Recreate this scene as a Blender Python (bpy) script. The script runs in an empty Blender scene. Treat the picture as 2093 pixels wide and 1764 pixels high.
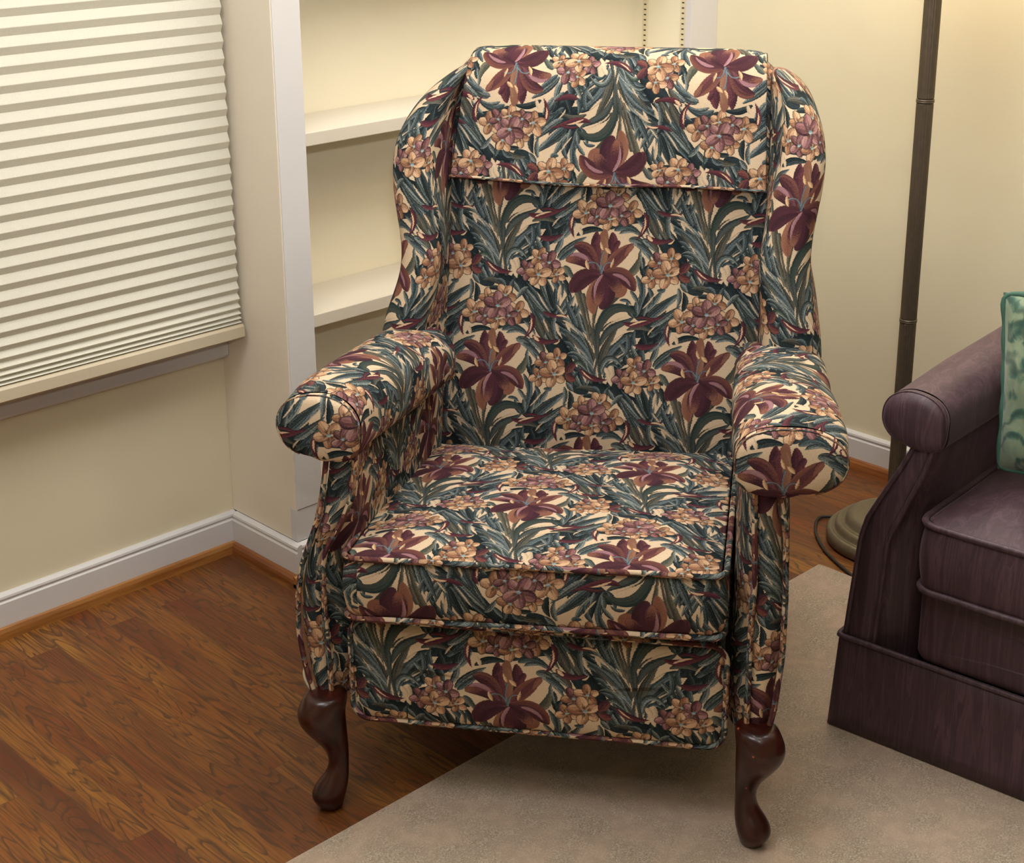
import bpy, bmesh, math, random
import numpy as np
from mathutils import Vector, Matrix

random.seed(3)
SC = bpy.context.scene
COL = SC.collection

def make_fabric(N=1024):
    """woven floral tapestry repeat, painted stroke by stroke; unit cell holds the motif twice (half drop)"""
    import numpy as np
    rng = np.random.RandomState(4)
    E1 = np.array([1409., 89.]); E2 = np.array([-108., 1348.]); A0 = np.array([330., 580.])
    Mi = np.linalg.inv(np.array([E1, E2]).T)
    def uv(p): return Mi @ (np.array(p, float) - A0)
    def h(c): return np.array([int(c[i:i+2], 16)/255. for i in (0, 2, 4)])
    cream = h('cdb08c')
    img = np.empty((N, N, 3)); img[:] = cream
    nz = rng.rand(N, N)
    for _ in range(2): nz = (nz + np.roll(nz, 1, 1) + np.roll(nz, -1, 1)) / 3
    nz = (nz - nz.mean()) / nz.std()
    rowj = np.repeat(rng.randn(N // 3 + 1), 3)[:N]       # thread-row stepping of the edges
    S = N / 1409.; SV = N / 1348.
    DG, MG, LG, OL, OLL, BL = h('20292a'), h('4d5552'), h('a4a9a2'), h('4b4940'), h('80775f'), h('7a8486')
    BU, BD, BR, PK, GO, GD = h('4e252d'), h('381c25'), h('7e4a34'), h('94666c'), h('c79a68'), h('8f623f')
    MV, MD = h('8a5c62'), h('583038')
    def stroke(pts, w, cols, prof='leaf', streak=.5, jit=1.0, edge=1):
        pts = [np.array(p, float) for p in pts]
        if len(pts) == 2: pts = [pts[0], (pts[0]+pts[1])/2, pts[1]]
        K = 36; t = np.linspace(0, 1, K)[:, None]
        if len(pts) == 3: c = (1-t)**2*pts[0] + 2*t*(1-t)*pts[1] + t*t*pts[2]
        else: c = (1-t)**3*pts[0] + 3*t*(1-t)**2*pts[1] + 3*t*t*(1-t)*pts[2] + t**3*pts[3]
        cu = (c - A0) @ Mi.T * N                                   # canvas px
        tg = np.gradient(cu, axis=0); tg /= np.linalg.norm(tg, axis=1)[:, None] + 1e-9
        wp = w * S; tt = t[:, 0]
        if prof == 'leaf': wd = np.sin(np.pi * np.clip(tt, 0, 1)**.75)**.8
        elif prof == 'stem': wd = .75 + .25*np.cos(tt*5)
        elif prof == 'petal': wd = np.sin(np.pi * (tt**1.25*.93 + .03))**.6
        elif prof == 'tip': wd = (1-tt)**.6*(.25+.75*np.minimum(1, tt*5))
        else: wd = np.ones(K)
        wd = np.maximum(wd * wp, .6)
        for ou, ov in ((0, 0), (.5, .5)):
            q = cu + np.array([ou, ov]) * N
            x0, y0 = np.floor(q.min(0) - wp - 3).astype(int); x1, y1 = np.ceil(q.max(0) + wp + 3).astype(int)
            X, Y = np.meshgrid(np.arange(x0, x1), np.arange(y0, y1))
            xi, yi = X % N, Y % N
            Xj = X + rowj[yi] * jit
            d2 = (Xj[..., None] - q[:, 0])**2 + (Y[..., None] - q[:, 1])**2
            k = (np.sqrt(d2) / wd[None, None]).argmin(-1) if prof != 'flat' else d2.argmin(-1)
            dx = Xj - q[k, 0]; dy = Y - q[k, 1]
            s = (dx * -tg[k, 1] + dy * tg[k, 0]) / wd[k]
            dist = np.sqrt(dx*dx + dy*dy) / wd[k]
            m = np.clip((1 - dist) * wd[k] + .5, 0, 1)
            tk = tt[k]
            n = nz[yi, xi]
            # colour: cols = (shadow side, body, light side, tip)
            a, b, cl, tipc = cols
            f = s * .5 + .5 + .10*n + .16*np.sin(s*9 + w + tk*5)*streak
            f = np.clip(f, 0, 1)[..., None]
            col = np.where(f < .5, a + (b-a)*f*2, b + (cl-b)*(f-.5)*2)
            q1 = np.sin(s*(8 + .12*w) + n*.9 + w)
            l1 = (q1 > .6)[..., None] * streak * .42; l2 = (q1 < -.82)[..., None] * streak * .45
            col = col*(1-l1) + a*l1; col = col*(1-l2) + cl*l2
            if tipc is not None:
                g = np.clip((tk - .55)*2.6 + .25*n, 0, 1)[..., None]; col = col*(1-g) + tipc*g
            if edge:
                e = np.clip((dist - .72)*3, 0, 1)[..., None]*.55; col = col*(1-e) + a*e
            old = img[yi, xi]; img[yi, xi] = old*(1-m[..., None]) + col*m[..., None]
    G1 = (DG, MG, LG, None); G2 = (DG, h('2c3b3d'), BL, None); G3 = (h('141c20'), DG, MG, None)
    O1 = (h('36332b'), OL, OLL, None); W1 = (BD, BU, MV, None)
    V = [G1, G2, G3, G1, G2]
    def fan(base, tips, w, bend=.25, sets=V, under=True):
        base = np.array(base, float)
        if under:
            for tp in tips:
                tp = np.array(tp, float); d = tp-base; m = base + d*.45 + np.array([-d[1], d[0]])*bend*.7
                stroke([base, m, base + d*.8], w*1.35, (DG, h('141c20'), DG, None), 'leaf', 0, edge=0)
        for i, tp in enumerate(tips):
            tp = np.array(tp, float); d = tp - base
            m = base + d*.5 + np.array([-d[1], d[0]])*bend*(1 if i % 2 == 0 else .7)
            stroke([base, m, tp], w*(1, .85, 1.1)[i % 3], sets[i % len(sets)])
    # --- dark masses the leaves sit on
    DM = (h('141c20'), h('20292c'), h('2c383a'), None)
    for p, w in (([(600, 40), (680, 150), (820, 260)], 90), ([(560, 990), (640, 930), (740, 800)], 78), ([(60, 930), (180, 1040), (275, 1220)], 85),
                 ([(340, 1200), (400, 1080), (540, 980)], 62), ([(690, 280), (760, 400), (880, 560)], 75), ([(560, 1120), (640, 1040), (700, 960)], 62),
                 ([(130, 240), (375, 200), (610, 240)], 66), ([(60, 1170), (120, 1240), (230, 1330)], 62), ([(620, 560), (760, 560), (900, 600)], 80),
                 ([(430, 1240), (560, 1250), (700, 1290)], 80), ([(860, 640), (920, 680), (990, 720)], 58), ([(400, 1300), (470, 1390), (600, 1560)], 60),
                 ([(110, 780), (160, 880), (240, 980)], 46), ([(200, 1290), (280, 1330), (400, 1340)], 46), ([(520, 800), (570, 840), (620, 900)], 40)):
        stroke(p, w*.86, DM, 'petal', .6)
    OD = (h('2c2e28'), OL, h('6a6658'), None)
    LV = [
     # beside the big cluster
     ((745,330),(640,220),(560,60),20,0), ((760,380),(690,260),(610,120),22,1), ((730,400),(650,300),(600,190),20,0), ((700,370),(660,310),(640,220),15,3),
     ((735,235),(620,130),(560,20),22,0), ((745,215),(680,120),(570,-10),17,1), ((760,190),(690,60),(665,-60),24,0), ((770,185),(740,60),(700,-40),20,2),
     ((790,180),(770,80),(800,-40),18,1), ((800,200),(840,150),(860,80),14,0), ((820,210),(870,160),(905,90),16,0), ((840,220),(890,190),(915,150),11,1),
     ((760,250),(850,240),(905,330),22,1), ((770,260),(830,300),(870,320),17,0), ((700,250),(745,320),(765,395),26,4), ((650,240),(690,300),(700,360),16,4),
     ((800,320),(880,330),(900,410),18,1), ((760,300),(770,350),(815,385),14,0),
     # left half of the plant
     ((1045,560),(1010,400),(870,270),26,0), ((1040,590),(960,390),(795,290),27,1), ((1020,590),(930,430),(835,330),20,4), ((1030,630),(960,430),(850,425),26,0),
     ((1010,650),(970,500),(860,480),20,1), ((1000,660),(930,580),(850,520),18,2), ((1050,540),(1040,440),(960,330),18,4), ((1060,640),(1010,520),(930,470),16,0),
     # right half
     ((1090,560),(1130,410),(1330,335),30,1), ((1085,610),(1180,510),(1330,395),30,0), ((1080,560),(1095,440),(1210,290),25,4), ((1100,630),(1220,560),(1330,460),18,2),
     ((1120,580),(1230,500),(1350,440),17,0),
     # spikes left of the stems
     ((215,960),(165,870),(150,765),16,0), ((170,930),(120,850),(85,735),18,1), ((140,920),(60,860),(15,770),16,0), ((235,955),(215,890),(185,840),12,1),
     ((120,940),(70,900),(-10,870),18,2), ((190,990),(130,940),(60,900),17,0), ((110,760),(120,720),(105,690),12,2), ((245,1010),(200,950),(190,900),12,0),
     # under the small cluster
     ((560,870),(625,720),(600,590),18,1), ((600,850),(690,780),(740,690),20,0), ((590,860),(640,770),(650,690),17,2), ((640,860),(740,810),(865,715),28,0),
     ((620,900),(700,850),(810,750),22,1), ((660,930),(760,890),(860,800),24,0), ((650,1000),(730,960),(810,870),20,1), ((640,1040),(720,1010),(770,940),17,2),
     ((870,840),(905,770),(870,715),18,2), ((620,620),(580,560),(600,490),13,2), ((640,640),(620,580),(640,540),14,0), ((700,700),(760,720),(740,660),14,1),
     ((540,870),(495,820),(505,750),13,1), ((570,850),(550,790),(585,735),13,0), ((610,870),(620,820),(640,790),11,0), ((780,900),(830,860),(860,860),13,0),
     ((500,955),(600,905),(690,985),15,4), ((690,985),(740,960),(800,960),16,1), ((640,1080),(600,1000),(610,960),16,2), ((560,1060),(530,1000),(560,950),13,1),
     ((690,1060),(700,1000),(740,970),17,2), ((700,1075),(770,1020),(800,960),14,0),
     # above the second small cluster
     ((620,1160),(595,1110),(610,1050),15,1), ((660,1165),(700,1110),(715,1040),18,0), ((680,1195),(760,1120),(875,1062),25,0), ((690,1210),(760,1160),(830,1110),16,1),
     ((560,1150),(510,1120),(485,1070),13,2), ((590,1165),(545,1100),(530,1050),14,0), ((500,1180),(480,1140),(500,1100),12,2),
     # round the crown of the iris
     ((510,370),(600,370),(655,520),27,0), ((560,400),(630,430),(680,500),15,1), ((590,560),(610,530),(600,480),14,2), ((410,310),(500,250),(610,370),22,1),
     ((155,335),(250,270),(350,315),19,2), ((600,370),(650,400),(690,460),18,0), ((640,370),(700,430),(700,470),15,4), ((440,330),(500,300),(560,330),11,0),
     # right of the small cluster
     ((970,700),(910,660),(850,640),18,1), ((950,690),(910,620),(885,560),16,0), ((975,690),(960,590),(930,545),15,1), ((990,680),(1010,620),(1000,560),14,0),
     ((1060,730),(1000,680),(920,700),17,4), ((1080,740),(1060,690),(1010,700),14,1), ((1050,760),(1000,740),(960,760),14,2), ((900,720),(870,680),(850,660),14,0),
     ((1130,740),(1130,690),(1150,640),14,2), ((1180,780),(1150,740),(1130,700),14,0),
    ]
    LV += [((20,1000),(-20,880),(40,800),15,0), ((560,600),(600,680),(590,740),13,1), ((600,560),(570,480),(590,430),12,0), ((60,640),(110,700),(130,760),12,1), ((30,600),(70,660),(60,740),13,0),
      ((520,700),(560,740),(580,800),12,0), ((450,760),(500,750),(530,790),10,1), ((100,600),(50,560),(20,500),13,2), ((450,1040),(500,1080),(520,1150),15,0), ((500,980),(540,1060),(480,1130),17,1),
      ((330,960),(400,880),(520,905),14,4), ((150,860),(190,800),(180,730),11,0), ((60,330),(110,270),(140,200),14,1), ((0,380),(60,330),(90,290),15,0), ((380,300),(430,270),(470,250),12,2),
      ((640,1340),(700,1380),(690,1450),17,1), ((700,1260),(760,1280),(800,1330),15,0), ((720,1330),(760,1380),(750,1450),14,2), ((480,1380),(430,1400),(400,1460),15,0), ((380,1330),(350,1380),(370,1440),14,1),
      ((640,680),(680,740),(670,800),13,1), ((840,690),(860,760),(830,820),14,0), ((900,440),(880,400),(830,390),12,1), ((560,250),(620,290),(640,350),12,0), ((930,590),(880,640),(900,700),13,1)]
    ST = [G1, (DG, h('3a4749'), BL, None), G3, O1, OD]
    for b_, m_, t_, w_, c_ in LV: stroke([b_, m_, t_], w_*1.16, ST[c_], 'leaf', .9)
    for p, w in (([(650, 60), (690, 140), (740, 200)], 6), ([(690, 240), (720, 290), (730, 330)], 7), ([(820, 250), (880, 270), (900, 300)], 6), ([(810, 20), (800, 80), (790, 130)], 12),
                 ([(900, 400), (950, 470), (985, 560)], 5), ([(960, 330), (1010, 380), (1030, 450)], 8), ([(1150, 420), (1190, 380), (1240, 350)], 10), ([(1140, 540), (1190, 500), (1250, 470)], 7),
                 ([(600, 820), (660, 770), (700, 700)], 6), ([(700, 870), (760, 830), (820, 770)], 5), ([(640, 990), (660, 950), (700, 930)], 6), ([(90, 900), (150, 930), (180, 980)], 6),
                 ([(1000, 290), (1020, 320), (1030, 350)], 14), ([(960, 590), (985, 640), (990, 670)], 8), ([(780, 270), (790, 300), (800, 330)], 9), ([(30, 780), (60, 830), (90, 860)], 6)):
        stroke(p, w, (cream*.8, cream*.95, cream, None), 'leaf', 0)
    for dx_, dy_ in ((-758, 630),):
        stroke([(1080+dx_, 640+dy_), (1078+dx_, 470+dy_), (1190+dx_, 470+dy_), (1235+dx_, 575+dy_)], 20, G1)
        stroke([(1110+dx_, 650+dy_), (1120+dx_, 530+dy_), (1185+dx_, 520+dy_), (1210+dx_, 585+dy_)], 14, ST[1])
        stroke([(1010+dx_, 660+dy_), (1000+dx_, 500+dy_), (900+dx_, 430+dy_), (850+dx_, 480+dy_)], 15, G1)
    # gaps where the ground shows
    for p, w in (([(285, 1020), (290, 1060), (280, 1100)], 15), ([(300, 1130), (292, 1180), (285, 1240)], 14), ([(345, 950), (420, 890), (520, 860)], 13),
                 ([(400, 1190), (385, 1240), (400, 1320)], 30), ([(360, 1200), (380, 1230), (390, 1260)], 18), ([(235, 930), (245, 960), (250, 985)], 12),
                 ([(820, 1000), (835, 1030), (840, 1060)], 14), ([(90, 900), (110, 930), (120, 960)], 10)):
        stroke(p, w, (cream*.85, cream, cream, None), 'leaf', 0)
    # --- stems
    stroke([(170, 700), (215, 860), (255, 1000)], 24, O1, 'stem'); stroke([(205, 720), (240, 860), (262, 960)], 14, O1, 'stem')
    stroke([(470, 690), (310, 830), (275, 1010)], 26, O1, 'stem'); stroke([(290, 790), (268, 900), (275, 1030)], 17, O1, 'stem')
    stroke([(275, 960), (300, 1100), (330, 1290)], 17, (DG, OL, MG, None), 'stem'); stroke([(300, 960), (330, 1080), (265, 1290)], 15, (DG, MG, OL, None), 'stem')
    # arched leaf
    stroke([(290, 1030), (330, 760), (490, 780), (570, 860)], 34, (h('23302f'), h('39463f'), OL, None), 'leaf', .8)
    stroke([(320, 1060), (360, 900), (480, 930), (560, 860)], 26, (DG, MG, OL, None))
    stroke([(880, 570), (930, 470), (1010, 610)], 17, (DG, h('3c4a38'), LG, None))
    # burgundy scrolls with a light rib
    for p, w in (([(185, 1200), (260, 1290), (375, 1275)], 21), ([(470, 900), (560, 950), (640, 890), (760, 870)], 20), ([(620, 345), (680, 420), (810, 375)], 20),
                 ([(690, 190), (760, 240), (870, 215)], 14), ([(610, 200), (650, 290), (550, 375)], 19), ([(150, 180), (90, 250), (140, 350)], 18),
                 ([(560, 1050), (620, 1090), (720, 1040)], 20), ([(560, 880), (620, 860), (700, 900)], 9)):
        stroke(p, w, (BD, h('52202a'), h('6a3038'), None))
    for p, w in (([(200, 1210), (235, 1255), (280, 1275)], 5), ([(520, 925), (580, 895), (640, 895)], 7), ([(630, 350), (650, 375), (665, 385)], 11),
                 ([(765, 405), (800, 405), (805, 375)], 6), ([(610, 230), (625, 290), (585, 340)], 6), ([(780, 220), (830, 215), (860, 240)], 7), ([(130, 210), (115, 250), (120, 290)], 7)):
        stroke(p, w, (h('b98a62'), h('d6b287'), h('d6b287'), None), 'leaf', 0)
    # --- small blossoms
    def flower(c, r, col, rot=0, n=5):
        c = np.array(c, float)
        for i in range(n):
            a = rot + i * 2*np.pi/n; d = np.array([np.cos(a), np.sin(a)])
            rr = r*(.88 + .22*rng.rand()); a2 = a + .25*(rng.rand()-.5); d = np.array([np.cos(a2), np.sin(a2)])
            stroke([c + d*rr*.05, c + d*rr*.6, c + d*rr*1.06], rr*.42+2.5, (h('33302a'), h('3a332c'), h('33302a'), None), 'petal', 0, edge=0)
            stroke([c + d*rr*.05, c + d*rr*.6, c + d*rr*1.04], rr*.42, col[i % len(col)], 'petal', .45)
            for sg in (-.22, 0, .22):
                e_ = np.array([np.cos(a2+sg), np.sin(a2+sg)]); stroke([c + e_*r*.15, c + e_*r*.45, c + e_*r*(.72-abs(sg))], r*.035, (GD*.62, GD*.62, GD*.62, None), 'leaf', 0, 0, 0)
        stroke([c - [r*.1, 0], c, c + [r*.1, 0]], r*.15, (h('52707a'), h('88a0a2'), h('9fb2ae'), None), 'petal', 0)
    Gf = (h('85583a'), h('c39468'), h('dab286'), None); Gf2 = (h('6e402b'), h('a06e48'), h('c39a6c'), None); Pf = (MD, h('966460'), h('b9897f'), None); Pf2 = (BD, h('7f4c49'), h('9c6c68'), None)
    flower((430, 80), 62, [Gf2, Gf, Gf2, Gf, Gf], .3); flower((310, 100), 58, [Gf, Gf, Gf2], .9)
    flower((215, 190), 72, [Gf, Gf2, Gf, Gf], .6); flower((510, 190), 70, [Gf, Gf2, Gf], .2)
    flower((288, 215), 58, [Pf, Pf2], .2); flower((455, 215), 58, [Pf2, Pf], 1.0); flower((375, 235), 62, [Gf, Gf, Gf2], .55); flower((378, 150), 78, [Pf, Pf, Pf2], .95)
    flower((710, 525), 62, [Pf2, Pf, Gf2], .5); flower((790, 500), 60, [Gf, Gf2, Gf], -.3); flower((663, 620), 58, [Gf, Gf2], .4)
    flower((770, 605), 78, [Gf, Gf, Gf2], .75); stroke([(850, 600), (880, 560), (900, 545)], 30, (BD, BU, BR, None), 'petal'); stroke([(850, 610), (880, 640), (905, 640)], 26, (BD, h('6a2f2c'), BR, None), 'petal')
    flower((470, 1265), 55, [Pf, Pf2], .4); flower((560, 1190), 60, [Gf2, Gf], .1); flower((672, 1300), 52, [Gf, Gf2], .6)
    flower((622, 1222), 66, [Pf, Pf2, Pf], .2); flower((548, 1298), 72, [Gf, Gf, Gf2], .95)
    # --- iris
    OR = h('85523a'); P1 = (BD, BU, h('6f353c'), None); P2 = (BR, BU, BD, None)
    stroke([(500, 590), (560, 590), (580, 470)], 28, (h('3d4236'), OL, OLL, None)); stroke([(75, 530), (110, 560), (135, 620)], 20, (h('2f3a34'), MG, OLL, None))
    stroke([(300, 610), (240, 720), (275, 835)], 40, (OR, h('78452f'), h('8f5e42'), None), 'petal'); stroke([(440, 640), (480, 690), (430, 720)], 44, (BR, OR, OR, None), 'petal')
    stroke([(350, 580), (310, 440), (345, 310)], 44, (BR, h('7c523a'), OR, None), 'petal', .9)
    stroke([(320, 560), (270, 440), (290, 320)], 34, P1, 'petal'); stroke([(345, 565), (420, 450), (395, 330)], 38, P1, 'petal'); stroke([(340, 560), (350, 440), (345, 350)], 24, (h('7c523a'), OR, h('8d684a'), None), 'petal', .9)
    stroke([(270, 390), (300, 360), (300, 340)], 20, P1, 'petal'); stroke([(405, 420), (430, 400), (440, 380)], 18, P1, 'petal')
    stroke([(300, 570), (255, 400), (150, 400)], 42, (BD, BU, BR, None), 'petal'); stroke([(290, 580), (200, 450), (95, 490)], 42, (BD, BU, h('7e4a4c'), BR), 'petal')
    stroke([(240, 500), (170, 430), (105, 470)], 15, (MV, PK, PK, None)); stroke([(345, 575), (400, 500), (520, 410)], 44, (BR, BU, h('6b3831'), None), 'petal')
    stroke([(480, 470), (510, 420), (530, 405)], 22, (BU, OR, OR, None), 'petal')
    stroke([(330, 585), (180, 570), (130, 690)], 55, (BR, h('4f222c'), BD, None), 'petal'); stroke([(300, 600), (190, 610), (150, 690)], 45, (BU, BD, BU, None), 'petal')
    stroke([(340, 580), (480, 560), (545, 690)], 50, (h('74412f'), BU, BD, None), 'petal')
    stroke([(335, 580), (400, 700), (330, 800)], 56, (BD, h('4a2430'), BU, None), 'petal'); stroke([(330, 590), (300, 690), (300, 780)], 44, (BU, h('4f222c'), BD, OR), 'petal')
    stroke([(340, 585), (420, 640), (440, 700)], 40, (BU, BD, BU, OR), 'petal')
    stroke([(340, 590), (270, 640), (285, 760)], 12, (MV, PK, h('a97a78'), None)); stroke([(400, 590), (490, 600), (525, 680)], 13, (MV, PK, MV, None))
    for p in ([(325, 580), (310, 500), (335, 445)], [(325, 580), (300, 490), (240, 515)], [(325, 580), (345, 490), (405, 520)]): stroke(p, 8, (h('3b4650'), h('606c74'), h('7c8486'), None), 'stem', 0)
    for p, w in (([(318, 380), (322, 410), (335, 430)], 10), ([(350, 420), (365, 430), (385, 455)], 13), ([(222, 495), (226, 520), (238, 552)], 12), ([(408, 490), (398, 520), (388, 545)], 9)):
        stroke(p, w, (GD, h('cfa36c'), h('d8b582'), None), 'petal', 0)
    img += nz[..., None]*.010
    y = np.arange(N); img *= (1 - .05*(y % 3 == 0))[:, None, None]
    return np.clip(img, 0, 1)


# ------------------------------------------------------------------ helpers
def interp(t, xs, ys): return float(np.interp(t, xs, ys))

def finish(ob, mat, parent=None, smooth=True, loc=None, rotz=None):
    COL.objects.link(ob)
    if mat is not None: ob.data.materials.append(mat)
    if smooth:
        for p in ob.data.polygons: p.use_smooth = True
    if parent is not None: ob.parent = parent
    if loc is not None: ob.location = loc
    if rotz is not None: ob.rotation_euler = (0, 0, rotz)
    return ob

def tag(o, label=None, cat=None, group=None, kind=None):
    if label: o['label'] = label
    if cat: o['category'] = cat
    if group: o['group'] = group
    if kind: o['kind'] = kind
    return o

def empty(name, loc, rotz=0.0):
    o = bpy.data.objects.new(name, None); COL.objects.link(o)
    o.location = loc; o.rotation_euler = (0, 0, rotz); o.empty_display_size = .1
    return o

def mesh_obj(name, verts, faces, mat, parent=None, uvs=None, smooth=True, loc=None, rotz=None):
    me = bpy.data.meshes.new(name)
    me.from_pydata([tuple(map(float, v)) for v in verts], [], faces)
    if uvs is not None:
        ul = me.uv_layers.new(name='UVMap')
        for poly in me.polygons:
            for li, vi in zip(poly.loop_indices, poly.vertices): ul.data[li].uv = uvs[vi]
    me.validate(); me.update()
    return finish(bpy.data.objects.new(name, me), mat, parent, smooth, loc, rotz)

def grid(name, P, mat, parent=None, UV=None, cu=False, sub=0, solid=0, caps=False, flip=False):
    """P: (n, m, 3) rings; cu closes each ring; caps fans the end rings shut"""
    P = np.asarray(P, float); n, m, _ = P.shape
    if cu:                                       # repeat the seam column so that UVs stay continuous
        P = np.concatenate([P, P[:, :1]], 1)
        if UV is not None: UV = np.asarray(UV, float); 
        if UV is not None and UV.shape[1] == m: UV = np.concatenate([UV, UV[:, :1]], 1)
        m += 1
    V = P.reshape(-1, 3); F = []
    for i in range(n-1):
        for j in range(m-1):
            q = (i*m+j, i*m+j+1, (i+1)*m+j+1, (i+1)*m+j)
            F.append(q[::-1] if flip else q)
    V = list(map(tuple, V)); uv = [tuple(x) for x in np.asarray(UV).reshape(-1, 2)] if UV is not None else None
    if caps:
        for r in (0, n-1):
            base = r*m; c = P[r, :m-1].mean(0); V.append(tuple(c)); ci = len(V)-1
            if uv is not None: uv.append(tuple(np.asarray(UV)[r, :m-1].mean(0)))
            for j in range(m-1):
                t = (base+j, base+j+1, ci); F.append(t if (r == n-1) != flip else t[::-1])
    ob = mesh_obj(name, V, F, mat, parent, uv)
    if cu or caps:
        bm = bmesh.new(); bm.from_mesh(ob.data)
        bmesh.ops.remove_doubles(bm, verts=bm.verts, dist=1e-5)
        bmesh.ops.recalc_face_normals(bm, faces=bm.faces); bm.to_mesh(ob.data); bm.free()
    if solid:
        s = ob.modifiers.new('thickness', 'SOLIDIFY'); s.thickness = solid; s.offset = -1
    if sub:
        s = ob.modifiers.new('smooth', 'SUBSURF'); s.levels = sub; s.render_levels = sub
    return ob

def tube(name, pts, r, mat, parent=None, closed=False, seg=8, uvscale=2.7, uvoff=(0, 0), resample=None):
    pts = [Vector(p) for p in pts]
    if resample:
        L = [0]
        for a, b in zip(pts, pts[1:]): L.append(L[-1]+(b-a).length)
        out = []
        for k in range(resample):
            d = L[-1]*k/(resample-1); i = max(0, min(len(pts)-2, int(np.searchsorted(L, d)-1)))
            # catmull-rom
            p0, p1, p2, p3 = pts[max(i-1, 0)], pts[i], pts[i+1], pts[min(i+2, len(pts)-1)]
            t = (d-L[i])/max(1e-9, L[i+1]-L[i])
            out.append(.5*((2*p1)+(p2-p0)*t+(2*p0-5*p1+4*p2-p3)*t*t+(3*p1-p0-3*p2+p3)*t**3))
        pts = out
    n = len(pts); rings = []; uvs = []; nrm = None; acc = 0
    for i, p in enumerate(pts):
        if closed: tg = (pts[(i+1) % n]-pts[i-1]).normalized()
        else: tg = (pts[min(i+1, n-1)]-pts[max(i-1, 0)]).normalized()
        if nrm is None:
            a = Vector((0, 0, 1)) if abs(tg.z) < .9 else Vector((1, 0, 0)); nrm = tg.cross(a).normalized()
        nrm = (nrm - tg*nrm.dot(tg)).normalized(); b = tg.cross(nrm)
        rr = r(i/(n-1)) if callable(r) else r
        rings.append([p + (nrm*math.cos(2*math.pi*k/seg)+b*math.sin(2*math.pi*k/seg))*rr for k in range(seg)])
        if i: acc += (pts[i]-pts[i-1]).length
        uvs.append([(uvoff[0]+acc*uvscale, uvoff[1]+.10*k/seg) for k in range(seg+1)])
    if closed:
        rings.append(rings[0]); uvs.append([(u[0]+.05, u[1]) for u in uvs[-1]])
    return grid(name, [[tuple(v) for v in rg] for rg in rings], mat, parent, UV=uvs, cu=True, caps=not closed)

def boxes(name, lst, mat, parent=None, bevel=0.0, loc=None, rotz=None, seg=2):
    bm = bmesh.new()
    for (x0, x1, y0, y1, z0, z1) in lst:
        r = bmesh.ops.create_cube(bm, size=1.0)
        for v in r['verts']:
            v.co = Vector(((x0+x1)/2+v.co.x*(x1-x0), (y0+y1)/2+v.co.y*(y1-y0), (z0+z1)/2+v.co.z*(z1-z0)))
    if bevel: bmesh.ops.bevel(bm, geom=list(bm.edges), offset=bevel, segments=seg, profile=.6, affect='EDGES')
    me = bpy.data.meshes.new(name); bm.to_mesh(me); bm.free()
    ob = finish(bpy.data.objects.new(name, me), mat, parent, False, loc, rotz)
    return ob

def prism(name, prof, a, b, axis, mat, parent=None, smooth=False):
    """extrude a 2-D profile from a to b; axis 'x': prof=(y,z); axis 'y': prof=(x,z)"""
    n = len(prof); V = []
    for t in (a, b):
        for (p, q) in prof: V.append((t, p, q) if axis == 'x' else (p, t, q))
    F = [(i, (i+1) % n, n+(i+1) % n, n+i) for i in range(n)] + [tuple(range(n))[::-1], tuple(range(n, 2*n))]
    ob = mesh_obj(name, V, F, mat, parent, smooth=smooth)
    bm = bmesh.new(); bm.from_mesh(ob.data); bmesh.ops.recalc_face_normals(bm, faces=bm.faces); bm.to_mesh(ob.data); bm.free()
    return ob

def lathe(name, prof, mat, parent=None, seg=48, loc=(0, 0, 0)):
    P = [[(r*math.cos(2*math.pi*k/seg)+loc[0], r*math.sin(2*math.pi*k/seg)+loc[1], z+loc[2]) for k in range(seg)] for r, z in prof]
    return grid(name, P, mat, parent, cu=True, caps=True)

def join(obs, name):
    """merge pieces of ONE part into one mesh"""
    bm = bmesh.new()
    for o in obs: bm.from_mesh(o.data)
    keep = obs[0]; bm.to_mesh(keep.data); bm.free()
    for o in obs[1:]: bpy.data.objects.remove(o, do_unlink=True)
    keep.name = name
    return keep

# ------------------------------------------------------------------ materials
def lin(c):
    if isinstance(c, str): c = [int(c[i:i+2], 16)/255 for i in (0, 2, 4)]
    return tuple(((x/12.92) if x <= .04045 else ((x+.055)/1.055)**2.4) for x in c) + (1,)

class NT:
    def __init__(s, name):
        s.m = bpy.data.materials.new(name); s.m.use_nodes = True
        s.t = s.m.node_tree; s.b = s.t.nodes['Principled BSDF']
    def n(s, ty, **kw):
        nd = s.t.nodes.new(ty)
        for k, v in kw.items():
            if hasattr(nd, k): setattr(nd, k, v)
            else: nd.inputs[k.replace('_', ' ')].default_value = v
        return nd
    def l(s, a, b): s.t.links.new(a, b)
    def ramp(s, fac, stops):
        r = s.n('ShaderNodeValToRGB'); e = r.color_ramp.elements
        while len(e) < len(stops): e.new(.5)
        for el, (p, c) in zip(e, stops): el.position = p; el.color = c
        s.l(fac, r.inputs[0]); return r.outputs[0]
    def bump(s, h, st, dist=.001):
        b = s.n('ShaderNodeBump'); b.inputs['Strength'].default_value = st; b.inputs['Distance'].default_value = dist
        s.l(h, b.inputs['Height']); s.l(b.outputs[0], s.b.inputs['Normal']); return b
    def mix(s, f, a, b, blend='MIX'):
        m = s.n('ShaderNodeMix', data_type='RGBA', blend_type=blend)
        for sock, v in ((m.inputs[0], f), (m.inputs[6], a), (m.inputs[7], b)):
            if hasattr(v, 'links'): s.l(v, sock)
            else: sock.default_value = v
        return m.outputs[2]
    def set(s, **kw):
        for k, v in kw.items(): s.b.inputs[k.replace('_', ' ')].default_value = v
        return s

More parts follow.
